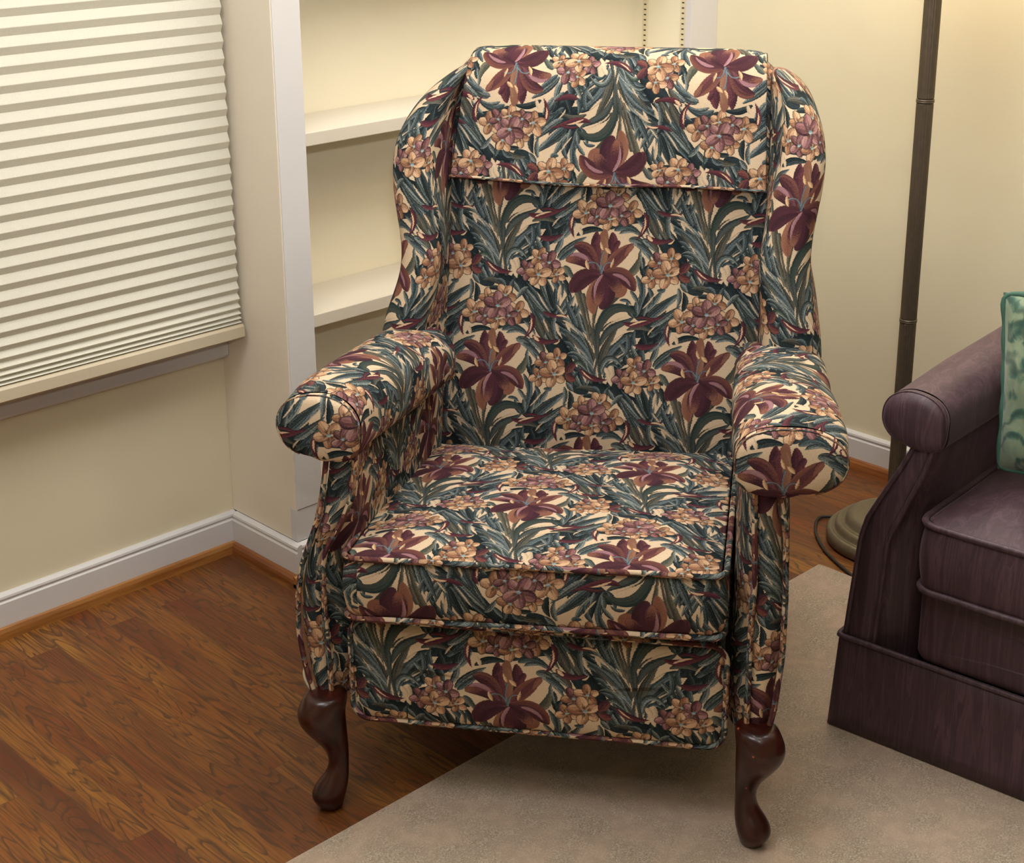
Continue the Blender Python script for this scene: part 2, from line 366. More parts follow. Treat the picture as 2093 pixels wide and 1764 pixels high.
def paint(name, col, rough=.6, amp=.03, scale=60, bump=.15):
    t = NT(name); tc = t.n('ShaderNodeTexCoord')
    n1 = t.n('ShaderNodeTexNoise', Scale=2.3, Detail=3.0); t.l(tc.outputs['Object'], n1.inputs['Vector'])
    n2 = t.n('ShaderNodeTexNoise', Scale=scale*6, Detail=2.0); t.l(tc.outputs['Object'], n2.inputs['Vector'])
    c = lin(col); c1 = tuple(x*(1-amp) for x in c[:3])+(1,); c2 = tuple(min(1, x*(1+amp)) for x in c[:3])+(1,)
    t.l(t.ramp(n1.outputs[0], [(.3, c1), (.7, c2)]), t.b.inputs['Base Color'])
    t.bump(n2.outputs[0], bump, .0006); t.set(Roughness=rough)
    return t.m

M_WALL = paint('cream_wall_paint', 'e3d8b9', .75)
M_RETURN = paint('warm_wall_paint', 'eadecb', .7)
M_TRIM = paint('white_trim_paint', 'd7d3d1', .5, .02, 40, .08)
M_CEIL = paint('white_ceiling_paint', 'f0ece2', .9)
M_SHELF = paint('shelf_paint', 'd6ccba', .55)
M_BACKB = paint('bookcase_back_paint', 'ece2c8', .6)

def wood_floor():
    t = NT('oak_strip_floor'); tc = t.n('ShaderNodeTexCoord')
    # boards run along the return wall's direction (world y)
    mp = t.n('ShaderNodeMapping'); mp.inputs['Rotation'].default_value = (0, 0, math.pi/2); t.l(tc.outputs['Object'], mp.inputs[0])
    br = t.n('ShaderNodeTexBrick', offset=.37, offset_frequency=3, squash=1.0)
    br.inputs['Scale'].default_value = 1.0; br.inputs['Mortar Size'].default_value = .0007; br.inputs['Mortar Smooth'].default_value = .3
    br.inputs['Brick Width'].default_value = .62; br.inputs['Row Height'].default_value = .057; br.inputs['Bias'].default_value = 0
    br.inputs['Color1'].default_value = (0, 0, 0, 1); br.inputs['Color2'].default_value = (1, 1, 1, 1); br.inputs['Mortar'].default_value = (.5, .5, .5, 1)
    t.l(mp.outputs[0], br.inputs['Vector'])
    # per-board offset of the grain
    sx = t.n('ShaderNodeSeparateXYZ'); t.l(mp.outputs[0], sx.inputs[0])
    def mth(op, a, b):
        m = t.n('ShaderNodeMath', operation=op)
        for k, v in enumerate((a, b)):
            if hasattr(v, 'links'): t.l(v, m.inputs[k])
            else: m.inputs[k].default_value = v
        return m.outputs[0]
    r = t.n('ShaderNodeSeparateColor'); t.l(br.outputs['Color'], r.inputs[0])
    cb = t.n('ShaderNodeCombineXYZ')
    t.l(mth('MULTIPLY', sx.outputs[0], 1.0), cb.inputs[0]); t.l(mth('MULTIPLY', sx.outputs[1], 1.0), cb.inputs[1]); t.l(mth('MULTIPLY', r.outputs[0], 7.3), cb.inputs[2])
    m2 = t.n('ShaderNodeMapping'); m2.inputs['Scale'].default_value = (1.7, 13, 1); t.l(cb.outputs[0], m2.inputs[0])
    w = t.n('ShaderNodeTexNoise', Scale=1.6, Detail=2.0, Distortion=.6); t.l(m2.outputs[0], w.inputs['Vector'])
    bands = mth('FRACT', mth('MULTIPLY', w.outputs[0], 12.0), 0.0)
    m3 = t.n('ShaderNodeMapping'); m3.inputs['Scale'].default_value = (7, 190, 1); t.l(cb.outputs[0], m3.inputs[0])
    f = t.n('ShaderNodeTexNoise', Scale=1.3, Detail=5.0); t.l(m3.outputs[0], f.inputs['Vector'])
    m4 = t.n('ShaderNodeMapping'); m4.inputs['Scale'].default_value = (1.2, 4, 1); t.l(cb.outputs[0], m4.inputs[0])
    g = t.n('ShaderNodeTexNoise', Scale=2.0, Detail=2.0); t.l(m4.outputs[0], g.inputs['Vector'])
    base = t.ramp(r.outputs[0], [(0, lin('76461a')), (.35, lin('8a541c')), (.7, lin('94601f')), (1, lin('a27029'))])
    base = t.mix(t.ramp(g.outputs[0], [(.35, (0, 0, 0, 1)), (.65, (1, 1, 1, 1))]), base, t.mix(1.0, base, lin('c89a86'), 'MULTIPLY'))
    c1 = t.mix(t.ramp(bands, [(0, (0, 0, 0, 1)), (.62, (.10, .10, .10, 1)), (.9, (.9, .9, .9, 1)), (1, (0, 0, 0, 1))]), base, lin('40240e'))
    c2 = t.mix(t.ramp(f.outputs[0], [(.42, (.5, .5, .5, 1)), (.56, (0, 0, 0, 1))]), c1, lin('4c2c10'))
    mo = t.n('ShaderNodeMath', operation='MULTIPLY'); t.l(br.outputs['Fac'], mo.inputs[0]); mo.inputs[1].default_value = .45
    c3 = t.mix(mo.outputs[0], c2, lin('3a2010'))
    t.l(c3, t.b.inputs['Base Color'])
    t.set(Roughness=.5, Coat_Weight=.22, Coat_Roughness=.28)
    t.bump(f.outputs[0], .15, .0005)
    return t.m
M_FLOOR = wood_floor()

def stained(name, c1, c2, rough=.35, sx=(60, 3, 60)):
    t = NT(name); tc = t.n('ShaderNodeTexCoord'); mp = t.n('ShaderNodeMapping'); mp.inputs['Scale'].default_value = sx
    t.l(tc.outputs['Object'], mp.inputs[0]); n = t.n('ShaderNodeTexNoise', Scale=1.0, Detail=4.0, Distortion=.4); t.l(mp.outputs[0], n.inputs['Vector'])
    t.l(t.ramp(n.outputs[0], [(.35, lin(c1)), (.65, lin(c2))]), t.b.inputs['Base Color'])
    t.set(Roughness=rough, Coat_Weight=.5, Coat_Roughness=.12)
    return t.m
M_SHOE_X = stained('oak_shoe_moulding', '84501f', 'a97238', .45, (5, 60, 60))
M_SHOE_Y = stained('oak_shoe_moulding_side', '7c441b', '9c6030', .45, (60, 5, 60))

def leg_wood():
    t = NT('dark_cherry_leg'); tc = t.n('ShaderNodeTexCoord'); mp = t.n('ShaderNodeMapping'); mp.inputs['Scale'].default_value = (45, 45, 6)
    t.l(tc.outputs['Object'], mp.inputs[0]); n = t.n('ShaderNodeTexNoise', Scale=1.0, Detail=4.0); t.l(mp.outputs[0], n.inputs['Vector'])
    n2 = t.n('ShaderNodeTexNoise', Scale=70.0, Detail=1.0); t.l(tc.outputs['Object'], n2.inputs['Vector'])
    c = t.ramp(n.outputs[0], [(.3, lin('200704')), (.7, lin('3d1209'))])
    c = t.mix(t.ramp(n2.outputs[0], [(.775, (0, 0, 0, 1)), (.80, (1, 1, 1, 1))]), c, lin('a4532a'))     # worn chips
    t.l(c, t.b.inputs['Base Color']); t.set(Roughness=.34, Coat_Weight=.35, Coat_Roughness=.12, Specular_IOR_Level=.35)
    return t.m
M_LEG = leg_wood()

def carpet():
    t = NT('beige_wool_rug'); tc = t.n('ShaderNodeTexCoord')
    a = t.n('ShaderNodeTexNoise', Scale=380.0, Detail=3.0); t.l(tc.outputs['Object'], a.inputs['Vector'])
    b = t.n('ShaderNodeTexNoise', Scale=14.0, Detail=4.0); t.l(tc.outputs['Object'], b.inputs['Vector'])
    d = t.n('ShaderNodeTexNoise', Scale=45.0, Detail=3.0); t.l(tc.outputs['Object'], d.inputs['Vector'])
    c = t.ramp(a.outputs[0], [(.34, lin('86735f')), (.5, lin('a18e78')), (.66, lin('bfb09c'))])
    c = t.mix(t.ramp(b.outputs[0], [(.40, (0, 0, 0, 1)), (.62, (.75, .75, .75, 1))]), c, lin('b79c86'))
    c = t.mix(t.ramp(d.outputs[0], [(.40, (.5, .5, .5, 1)), (.55, (0, 0, 0, 1))]), c, lin('a08a76'))
    t.l(c, t.b.inputs['Base Color']); t.set(Roughness=1.0, Sheen_Weight=.35, Sheen_Roughness=.6, Specular_IOR_Level=.1)
    t.bump(a.outputs[0], .5, .0025)
    return t.m
M_RUG = carpet()

def sofa_cloth():
    t = NT('mauve_moire_cloth'); tc = t.n('ShaderNodeTexCoord')
    mp = t.n('ShaderNodeMapping'); mp.inputs['Scale'].default_value = (55, 22, 3.2); t.l(tc.outputs['Object'], mp.inputs[0])
    a = t.n('ShaderNodeTexNoise', Scale=1.0, Detail=4.0, Distortion=1.2); t.l(mp.outputs[0], a.inputs['Vector'])
    f = t.n('ShaderNodeMath', operation='MULTIPLY'); f.inputs[1].default_value = 5.0; t.l(a.outputs[0], f.inputs[0])
    g = t.n('ShaderNodeMath', operation='FRACT'); t.l(f.outputs[0], g.inputs[0])
    w = t.n('ShaderNodeTexNoise', Scale=700.0, Detail=1.0); t.l(tc.outputs['Object'], w.inputs['Vector'])
    c = t.ramp(g.outputs[0], [(0, lin('3f2b33')), (.5, lin('4a343c')), (.9, lin('563e46')), (1, lin('3f2b33'))])
    c = t.mix(t.ramp(a.outputs[0], [(.35, (.6, .6, .6, 1)), (.6, (0, 0, 0, 1))]), c, lin('37242c'))
    t.l(c, t.b.inputs['Base Color']); t.set(Roughness=.55, Sheen_Weight=.35, Sheen_Roughness=.35, Specular_IOR_Level=.5)
    t.b.inputs['Sheen Tint'].default_value = lin('b8a0a0')
    t.bump(w.outputs[0], .25, .0008)
    return t.m
M_SOFA = sofa_cloth()

def pillow_cloth():
    t = NT('green_leaf_damask'); tc = t.n('ShaderNodeTexCoord')
    mp = t.n('ShaderNodeMapping'); mp.inputs['Scale'].default_value = (1, 1, 1); t.l(tc.outputs['Object'], mp.inputs[0])
    w = t.n('ShaderNodeTexWave', wave_type='RINGS', Scale=5.5, Distortion=14.0, Detail=2.0); w.inputs['Detail Scale'].default_value = 2.2
    t.l(mp.outputs[0], w.inputs['Vector'])
    n = t.n('ShaderNodeTexNoise', Scale=17.0, Detail=2.5, Distortion=2.2); t.l(mp.outputs[0], n.inputs['Vector'])
    c = t.ramp(n.outputs[0], [(.42, lin('2f5546')), (.50, lin('466e5a')), (.56, lin('75886c')), (.7, lin('8f9c80'))])
    c2 = t.mix(t.ramp(w.outputs[0], [(.25, (0, 0, 0, 1)), (.6, (.75, .75, .75, 1))]), c, lin('8c9a7c'))
    c3 = t.mix(t.ramp(w.outputs[0], [(.0, (.8, .8, .8, 1)), (.22, (0, 0, 0, 1))]), c2, lin('24463a'))
    t.l(c3, t.b.inputs['Base Color']); t.set(Roughness=.6, Sheen_Weight=.3)
    return t.m
M_PILLOW = pillow_cloth(); M_PIPE = paint('green_cord', '3f6656', .7, .2, 300)

def metal(name, col, rough, met=1.0):
    t = NT(name); tc = t.n('ShaderNodeTexCoord'); n = t.n('ShaderNodeTexNoise', Scale=90.0, Detail=3.0); t.l(tc.outputs['Object'], n.inputs['Vector'])
    c = lin(col); t.l(t.ramp(n.outputs[0], [(.3, tuple(x*.85 for x in c[:3])+(1,)), (.7, c)]), t.b.inputs['Base Color'])
    t.set(Metallic=met, Roughness=rough); t.bump(n.outputs[0], .1, .0004)
    return t.m
M_POLE = metal('aged_bronze_pole', '6e6152', .42, .6)
M_BASE = metal('antique_brass_base', '857a64', .36, .6)
M_STD = paint('cream_metal_standard', 'dccfae', .4, .01)
M_HOLE = paint('slot_shadow', '3c3428', .9, .0)
M_CORD = paint('dark_cord', '2e2620', .6, .1)
M_DARK = paint('black_underside_cloth', '15110f', 1.0, .1)

def glow(name, col, st):
    t = NT(name); t.set(Emission_Strength=st); t.b.inputs['Emission Color'].default_value = lin(col); t.b.inputs['Base Color'].default_value = lin(col)
    return t.m

def shade_cloth():
    t = NT('pleated_shade_cloth'); o = t.t.nodes['Material Output']
    tc = t.n('ShaderNodeTexCoord'); n = t.n('ShaderNodeTexNoise', Scale=400.0, Detail=2.0); t.l(tc.outputs['Object'], n.inputs['Vector'])
    col = t.ramp(n.outputs[0], [(.3, lin('ece7d6')), (.7, lin('f4f0e2'))])
    t.l(col, t.b.inputs['Base Color']); t.set(Roughness=.9, Specular_IOR_Level=.1)
    tr = t.n('ShaderNodeBsdfTranslucent'); tr.inputs[0].default_value = lin('f4eed8')
    mx = t.n('ShaderNodeMixShader'); mx.inputs[0].default_value = .28
    t.l(t.b.outputs[0], mx.inputs[1]); t.l(tr.outputs[0], mx.inputs[2]); t.l(mx.outputs[0], o.inputs[0])
    return t.m
M_SHADE = shade_cloth()
def glass():
    t = NT('window_glass'); t.set(Roughness=.0, Transmission_Weight=1.0, IOR=1.02); t.b.inputs['Base Color'].default_value = (.95, .97, .96, 1)
    return t.m
M_GLASS = glass()

# ---- the floral tapestry, woven into a repeat in memory
NF = 1024
_im = bpy.data.images.new('floral_tapestry_weave', NF, NF)
_px = np.ones((NF, NF, 4), np.float32); _px[..., :3] = make_fabric(NF)[::-1]
_im.pixels.foreach_set(_px.ravel()); _im.update(); _im.pack()
def cloth(name, rough=.9, sheen=.0):
    t = NT(name); uv = t.n('ShaderNodeTexCoord')
    ix = t.n('ShaderNodeTexImage'); ix.image = _im; ix.extension = 'REPEAT'; ix.interpolation = 'Linear'
    t.l(uv.outputs['UV'], ix.inputs[0])
    mp = t.n('ShaderNodeMapping'); mp.inputs['Scale'].default_value = (120, 420, 1); t.l(uv.outputs['UV'], mp.inputs[0])
    n = t.n('ShaderNodeTexNoise', Scale=1.0, Detail=2.0); t.l(mp.outputs[0], n.inputs['Vector'])
    hs = t.n('ShaderNodeHueSaturation', Saturation=.88, Value=1.0); t.l(ix.outputs[0], hs.inputs['Color'])
    c = t.mix(1.0, hs.outputs[0], t.ramp(n.outputs[0], [(.3, (.88, .88, .88, 1)), (.7, (1.08, 1.08, 1.08, 1))]), 'MULTIPLY')
    t.l(c, t.b.inputs['Base Color'])
    t.set(Roughness=rough, Sheen_Weight=sheen, Sheen_Roughness=.5, Specular_IOR_Level=.12); t.bump(n.outputs[0], .3, .0008)
    return t.m
M_CLOTH = cloth('floral_tapestry')
PT = .374                                            # pattern repeat in metres

# ================================================================== ROOM
XC, YW, XR, YB = 1.690, 2.600, 3.028, 2.368          # return wall, window wall, right wall, bookcase face
X0, Y0, ZC = -1.6, -2.4, 2.46
def struct(o): o['kind'] = 'structure'; return o

struct(boxes('floor', [(X0-.1, XR+.1, Y0-.1, YW+.12, -.06, 0)], M_FLOOR))
struct(boxes('ceiling', [(X0-.1, XR+.1, Y0-.1, YW+.12, ZC, ZC+.06)], M_CEIL))
WX0, WX1, WZ0, WZ1 = .02, 1.30, .52, 2.06            # window opening
struct(boxes('wall_left', [(X0-.1, WX0, YW, YW+.12, 0, ZC), (WX1, XR+.1, YW, YW+.12, 0, ZC), (WX0, WX1, YW, YW+.12, 0, WZ0), (WX0, WX1, YW, YW+.12, WZ1, ZC)], M_WALL))
struct(boxes('wall_right', [(XR, XR+.1, Y0-.1, YW+.12, 0, ZC)], M_WALL))
struct(boxes('wall_back', [(X0-.1, XR+.1, Y0-.1, Y0, 0, ZC)], M_WALL))
struct(boxes('wall_side', [(X0-.1, X0, Y0-.1, YW+.12, 0, ZC)], M_WALL))

# baseboards with a moulded top and an oak shoe
BB = [(0, 0), (.0135, 0), (.0135, .0715), (.0105, .0745), (.0105, .0775), (.0125, .0805), (.0115, .085), (.006, .089), (0, .0895)]
SH = [(.0135, 0), (.0135, .024), (.0165, .0255), (.021, .023), (.0245, .016), (.0255, .008), (.0255, 0)]
def base_x(name, a, b, y, sgn):       # runs along x, stands out of a wall at y towards sgn
    o = struct(prism(name, [(y+sgn*p, q) for p, q in BB], a, b, 'x', M_TRIM)); return o
def base_y(name, a, b, x, sgn):
    return struct(prism(name, [(x+sgn*p, q) for p, q in BB], a, b, 'y', M_TRIM))
e = .0138
base_x('baseboard_left', X0, XC-.0002, YW, -1); base_y('baseboard_return', YB-e, YW-e, XC, -1)
base_x('baseboard_bookcase', XC+.0001, XR-e, YB, -1); base_y('baseboard_right', Y0, YB-e, XR, -1)
struct(prism('trim_1', [(YW-p, q) for p, q in SH], X0, XC-.0137, 'x', M_SHOE_X))
struct(prism('trim_2', [(XC-p, q) for p, q in SH], YB-.0255, YW-.0255, 'y', M_SHOE_Y))
struct(prism('trim_3', [(YB-p, q) for p, q in SH], XC-.0255, XR-.0137, 'x', M_SHOE_X))
struct(prism('trim_4', [(XR-p, q) for p, q in SH], Y0, YB-.0255, 'y', M_SHOE_Y))

# window: jamb, sash, glass, and the white casing under the shade
w = empty('window_1', (0, YW, 0)); struct(w)
boxes('window_frame', [(WX0, WX0+.04, .04, .09, WZ0, WZ1), (WX1-.04, WX1, .04, .09, WZ0, WZ1), (WX0, WX1, .04, .09, WZ0, WZ0+.04), (WX0, WX1, .04, .09, WZ1-.04, WZ1), (WX0, WX1, .045, .085, 1.27, 1.31)], M_TRIM, w, .004)
boxes('glass', [(WX0+.04, WX1-.04, .062, .066, WZ0+.04, WZ1-.04)], M_GLASS, w)
struct(prism('trim_5', [(YW, .446), (YW-.018, .446), (YW-.022, .452), (YW-.022, .478), (YW-.027, .484), (YW-.027, .505), (YW-.034, .509), (YW-.034, .522), (YW, .522)], -.08, XC-.001, 'x', M_TRIM))
struct(boxes('trim_6', [(WX1+.004, WX1+.07, YW-.02, YW-.0002, .523, WZ1+.07), (WX0-.07, WX0-.004, YW-.02, YW-.0002, .523, WZ1+.07), (WX0-.004, WX1+.004, YW-.02, YW-.0002, WZ1+.004, WZ1+.07)], M_TRIM, None, .003))

# ---- cellular shade
XS0, XS1, YS = -.06, XC-.012, 2.515
sh = empty('cellular_shade', ((XS0+XS1)/2, YS, .51)); tag(sh, 'cream cellular pleated shade pulled down over the window', 'window shade')
def S(x, y, z): return (x-(XS0+XS1)/2, y-YS, z-.51)
pitch = []; z = .5385
for k in range(64):
    p = interp(k, [0, 1, 2, 3, 4, 5, 6, 8, 12, 20], [.0075, .009, .0115, .0155, .0205, .0245, .0272, .0298, .0318, .0328]); pitch.append((z, p)); z += p
    if z > 2.10: break
rows = []
for z, p in pitch:
    d = interp(p, [.007, .02, .033], [.0105, .0085, .0066])
    # each cell: short underside tucked in, long upper side sloping back
    rows += [(.0, z), (-d*.06, z+p*.01), (-d, z+p*.44), (-d*.97, z+p*.48)]
rows.append((0, z+p))
xs = np.linspace(XS0, XS1, 40)
P = [[S(x, YS+y, zz) for x in xs] for (y, zz) in rows]
front = grid('shade_cells', P, M_SHADE, sh, flip=True)
for _p in front.data.polygons: _p.use_smooth = False
P2 = [[S(x, YS+.030-(y)*.0, zz) for x in (XS0, XS1)] for (y, zz) in rows[::4]]
bk = grid('shade_lining', P2, M_SHADE, sh)
# honeycomb ends
ends = []
V = []; F = []
for (z, p) in pitch:
    d = interp(p, [.007, .02, .033], [.0105, .0085, .0066])
    i = len(V); V += [S(XS1, YS, z), S(XS1, YS-d, z+p*.45), S(XS1, YS, z+p), S(XS1, YS+.03, z+p), S(XS1, YS+.03, z)]
    F += [(i, i+1, i+2), (i, i+2, i+3, i+4)]
mesh_obj('shade_end', V, F, M_SHADE, sh, smooth=False)
RW = prism('bottom_rail', [(-.019, .0035), (-.0175, .0245), (-.014, .0285), (.026, .0285), (.030, .022), (.030, .002), (-.014, 0)], S(XS0, 0, 0)[0], S(XS1, 0, 0)[0], 'x', paint('rail_paint', 'c4b59a', .5, .02), sh)
boxes('head_rail', [(S(XS0, 0, 0)[0], S(XS1, 0, 0)[0], -.02, .035, 2.08-.51+.03, 2.08-.51+.075)], M_TRIM, sh, .004)

# ---- built-in bookcase between return wall and right wall
bc = empty('built_in_bookcase', (XC, YB, 0)); tag(bc, 'white built-in bookcase with empty shelves behind the floral armchair', 'bookcase')
def B(x0, x1, y0, y1, z0, z1): return (x0-XC, x1-XC, y0-YB, y1-YB, z0, z1)
PW = .068; YI = YB+.178                                 # post width, interior back
boxes('side_wall', [B(XC+.0002, XC+.04, YB+.0005, YW-.001, .0905, ZC-.002)], M_RETURN, bc)
boxes('side_panel', [B(XC+.04, XC+PW-.002, YB+.02, YI, .16, ZC-.002)], M_TRIM, bc)
boxes('side_panel', [B(XR-.095, XR-.0002, YB+.02, YI, .16, ZC-.002)], M_BACKB, bc)
boxes('back_panel', [B(XC+.04, XR-.0002, YI, YI+.012, .16, ZC-.002)], M_BACKB, bc)
boxes('post', [B(XC+.003, XC+PW, YB-.0015, YB+.02, .162, ZC-.002)], M_TRIM, bc, .0012)
boxes('post', [B(XR-.1, XR-.0003, YB, YB+.02, .162, ZC-.002)], M_TRIM, bc, .0012)
boxes('plinth', [B(XC, XR-.0003, YB, YB+.02, .0905, .1612)], M_TRIM, bc, .0008)
for zt in (.1615+.03, .568, .938, 1.308, 1.678, 2.048):
    if zt < .3: boxes('shelf', [B(XC+PW-.001, XR-.101, YB+.001, YI-.0005, zt-.03, zt)], M_SHELF, bc, .0012)
    else: boxes('shelf', [B(XC+PW-.001, XR-.101, YB+.001, YI-.0005, zt-.0265, zt)], M_SHELF, bc, .0015)
for ys in (YB+.029, YB+.150):
    st = boxes('shelf_standard', [B(XR-.0975, XR-.095, ys-.008, ys+.008, .20, 2.3)], M_STD, bc, .0008)
    hl = []
    for k in range(150):
        zz = .24+.0127*k
        if abs(zz-1.308) < .03: continue
        if zz < 1.25 and zz > .9: boxes('slot', [(XR-.0979-XC, XR-.0974-XC, ys-.0035-YB, ys+.0035-YB, zz, zz+.0032)], M_HOLE, st)

# rug
rug = boxes('rug', [(-.6, 1.905, -1.5, 1.5, -.006, .006)], M_RUG, None, .004, loc=(.6, .136, .006))
tag(rug, 'plain beige pile rug under the armchair and the mauve sofa', 'rug')

# ================================================================== soft parts shared by armchair and sofa
from mathutils import noise as mn
def wob(p, amp, sc, seed=0):
    v = mn.noise(Vector((p[0]*sc+seed, p[1]*sc, p[2]*sc))); return v*amp

def sleeve(parent, side, st, mat, capname='arm_front_cap', hemk=1.0, seed=0, anchor=(0, 0), capuv=(0, 0), seam=None, wr=.0015):
    """padded roll of an arm. st = list of (y, cx, rx, cz, rz); side=+1 when the inner side is +x"""
    NA = 56; rings = []; uvs = []
    def ring(y, cx, rx, cz, rz, sc=1.0):
        out = []
        for k in range(NA):
            a = -math.pi/2 - 2*math.pi*k/NA           # bottom -> outer -> top -> inner -> bottom
            c, s = math.cos(a), math.sin(a)
            n = .92
            if c > 0 and s < 0: n = .50
            x = abs(c)**n*(1 if c > 0 else -1); z = abs(s)**n*(1 if s > 0 else -1)
            if c > 0 and s < 0: z *= hemk
            out.append([cx+side*rx*x*sc, y, cz+rz*z*sc])
        return out
    ys = np.linspace(st[0][0], st[-1][0], 26)
    T = np.array(st)
    for y in ys:
        g = [float(np.interp(y, T[:, 0], T[:, i])) for i in range(1, 5)]
        r = ring(y, *g)
        for p in r:
            w = wob(p, wr, 26, seed)+wob(p, wr*1.5, 9, seed+5); p[0] += w; p[2] += w
        rings.append(r)
        acc = [0]
        for a, b in zip(r, r[1:]+r[:1]): acc.append(acc[-1]+math.dist(a, b))
        uvs.append([(anchor[0]-side*y/PT, anchor[1]-q/PT) for q in acc])
    sl = grid('arm_cover', rings, mat, parent, UV=uvs, cu=True, sub=1)
    y0, cx, rx, cz, rz = st[0]
    r0 = rings[0]; cap = []; cuv = []
    for sc, dy in ((1.0, .002), (1.005, -.006), (.985, -.013), (.93, -.019), (.80, -.024), (.6, -.027), (.35, -.029), (.12, -.0295)):
        rr = [[cx+(p[0]-cx)*sc, y0+dy+wob((p[0]*sc, p[1], p[2]*sc), .003*sc, 24, seed+3), cz+(p[2]-cz)*sc] for p in r0]
        cap.append(rr); cuv.append([(capuv[0]+(p[0]-cx)/PT, capuv[1]+(p[2]-cz)/PT) for p in rr+rr[:1]])
    cp = grid(capname, cap, mat, sl, UV=cuv, cu=True, caps=True, sub=1)
    sm = tube('cap_seam', [(cx+(p[0]-cx)*.985, y0-.0138, cz+(p[2]-cz)*.985) for p in r0[4:44]], .0014, mat, sl, seg=6)
    return sl

def arm_body(parent, name, side, zs, xo, xi, xin, xinr, yf, yr, mat, pipe_r=.0045, anchor=(0, 0), ro=.012, bulge=.0):
    """upright padded arm; xo/xi: outer and inner edge of its front panel by height, xin: inner wall, side=+1 inner is +x"""
    rings = []; uvs = []
    for z in zs:
        o, i_ = xo(z), xi(z); n, nr = xin(z), xinr(z); s = side; m = (o+i_)/2
        q = [(m, yr), (o, yr), (o-s*.004, yr-.15), (o-s*.006, yf+.22), (o-s*.006, yf+.08), (o-s*.002, yf+.030), (o+s*.003, yf+.012), (o+s*ro, yf+.002), (m, yf-.003),
             (i_-s*ro*.7, yf+.002), (i_-s*.001, yf+.008), (i_+s*.004, yf+.02), (i_+(n-i_)*.55, yf+.032), (n, yf+.065), (n+s*bulge, yf+.14), (n+(nr-n)*.5, yf+.3), (nr, yr-.25), (nr, yr)]
        rings.append([(x, y, z) for x, y in q])
        acc = [0]
        for a, b in zip(q, q[1:]+q[:1]): acc.append(acc[-1]+math.dist(a, b))
        a0 = acc[8]; uvs.append([(anchor[0]+s*(a-a0)/PT, anchor[1]+z/PT) for a in acc])
    ob = grid(name, rings, mat, parent, UV=uvs, cu=True, caps=True, sub=2)
    return ob

def box_cushion(parent, name, x0, x1, y0, y1, zb, zt, crown, mat, tilt, pr=.0048, rad=.035, topuv=None, sideuv=None, bulge=.006, pipemat=None):
    """boxed seat cushion with welted edges. tilt(x,y)->dz"""
    def ring(ins, z):
        pts = []; X0, X1, Y0, Y1 = x0+ins, x1-ins, y0+ins, y1-ins; r = max(.004, rad-ins*.5)
        def edge(a, b, n): return [(a[0]+(b[0]-a[0])*k/n, a[1]+(b[1]-a[1])*k/n) for k in range(n)]
        def arc(cx, cy, a0, n=6): return [(cx+r*math.cos(a0+k*math.pi/2/n), cy+r*math.sin(a0+k*math.pi/2/n)) for k in range(n)]
        pts += edge((X0+r, Y0), (X1-r, Y0), 22) + arc(X1-r, Y0+r, -math.pi/2) + edge((X1, Y0+r), (X1, Y1-r), 16) + arc(X1-r, Y1-r, 0)
        pts += edge((X1-r, Y1), (X0+r, Y1), 22) + arc(X0+r, Y1-r, math.pi/2) + edge((X0, Y1-r), (X0, Y0+r), 16) + arc(X0+r, Y0+r, math.pi)
        return [(x, y, z+tilt(x, y)+wob((x, y, z), .0012, 14)) for x, y in pts]
    sd = [ring(.03, zb+.001), ring(.004, zb), ring(0, zb+.004)] + [ring(-bulge*math.sin(math.pi*k/7), zb+.004+(zt-zb-.008)*k/7) for k in range(1, 7)] + [ring(0, zt-.004), ring(.003, zt)]
    uvs = []
    for rg in sd:
        a = [0]
        for p, q in zip(rg, rg[1:]+rg[:1]): a.append(a[-1]+math.dist(p[:2], q[:2]))
        uvs.append([sideuv(x0+rad+t, p[2]-tilt(p[0], p[1])) for t, p in zip(a, rg+rg[:1])])
    body = grid(name, sd, mat, parent, UV=uvs, cu=True, sub=1)
    tp = [ring(.0, zt), ring(.004, zt+.0005), ring(.012, zt+crown*.10), ring(.03, zt+crown*.28), ring(.06, zt+crown*.55), ring(.10, zt+crown*.78), ring(.15, zt+crown*.93), ring(.20, zt+crown*.98), ring((y1-y0)/2-.03, zt+crown)]
    tuv = [[topuv(p[0], p[1]) for p in rg+rg[:1]] for rg in tp]
    grid('top_panel', tp, mat, body, UV=tuv, cu=True, caps=True, sub=1)
    bt = [ring(.03, zb+.001), ring(.12, zb-.004), ring((y1-y0)/2-.03, zb-.006)]
    grid('underside', bt, mat, body, UV=[[topuv(p[0], p[1]) for p in rg+rg[:1]] for rg in bt], cu=True, caps=True)
    for z in (zt, zb):
        rg = ring(-.0015, z)
        tube('piping', [p for p in rg], pr, pipemat or mat, body, closed=True, seg=8)
    return body

# ================================================================== WING CHAIR
CH = empty('wing_armchair', (1.439, 1.431, 0), math.radians(-54.198))
tag(CH, 'high-backed wing armchair in dark floral tapestry with cabriole front legs', 'armchair')

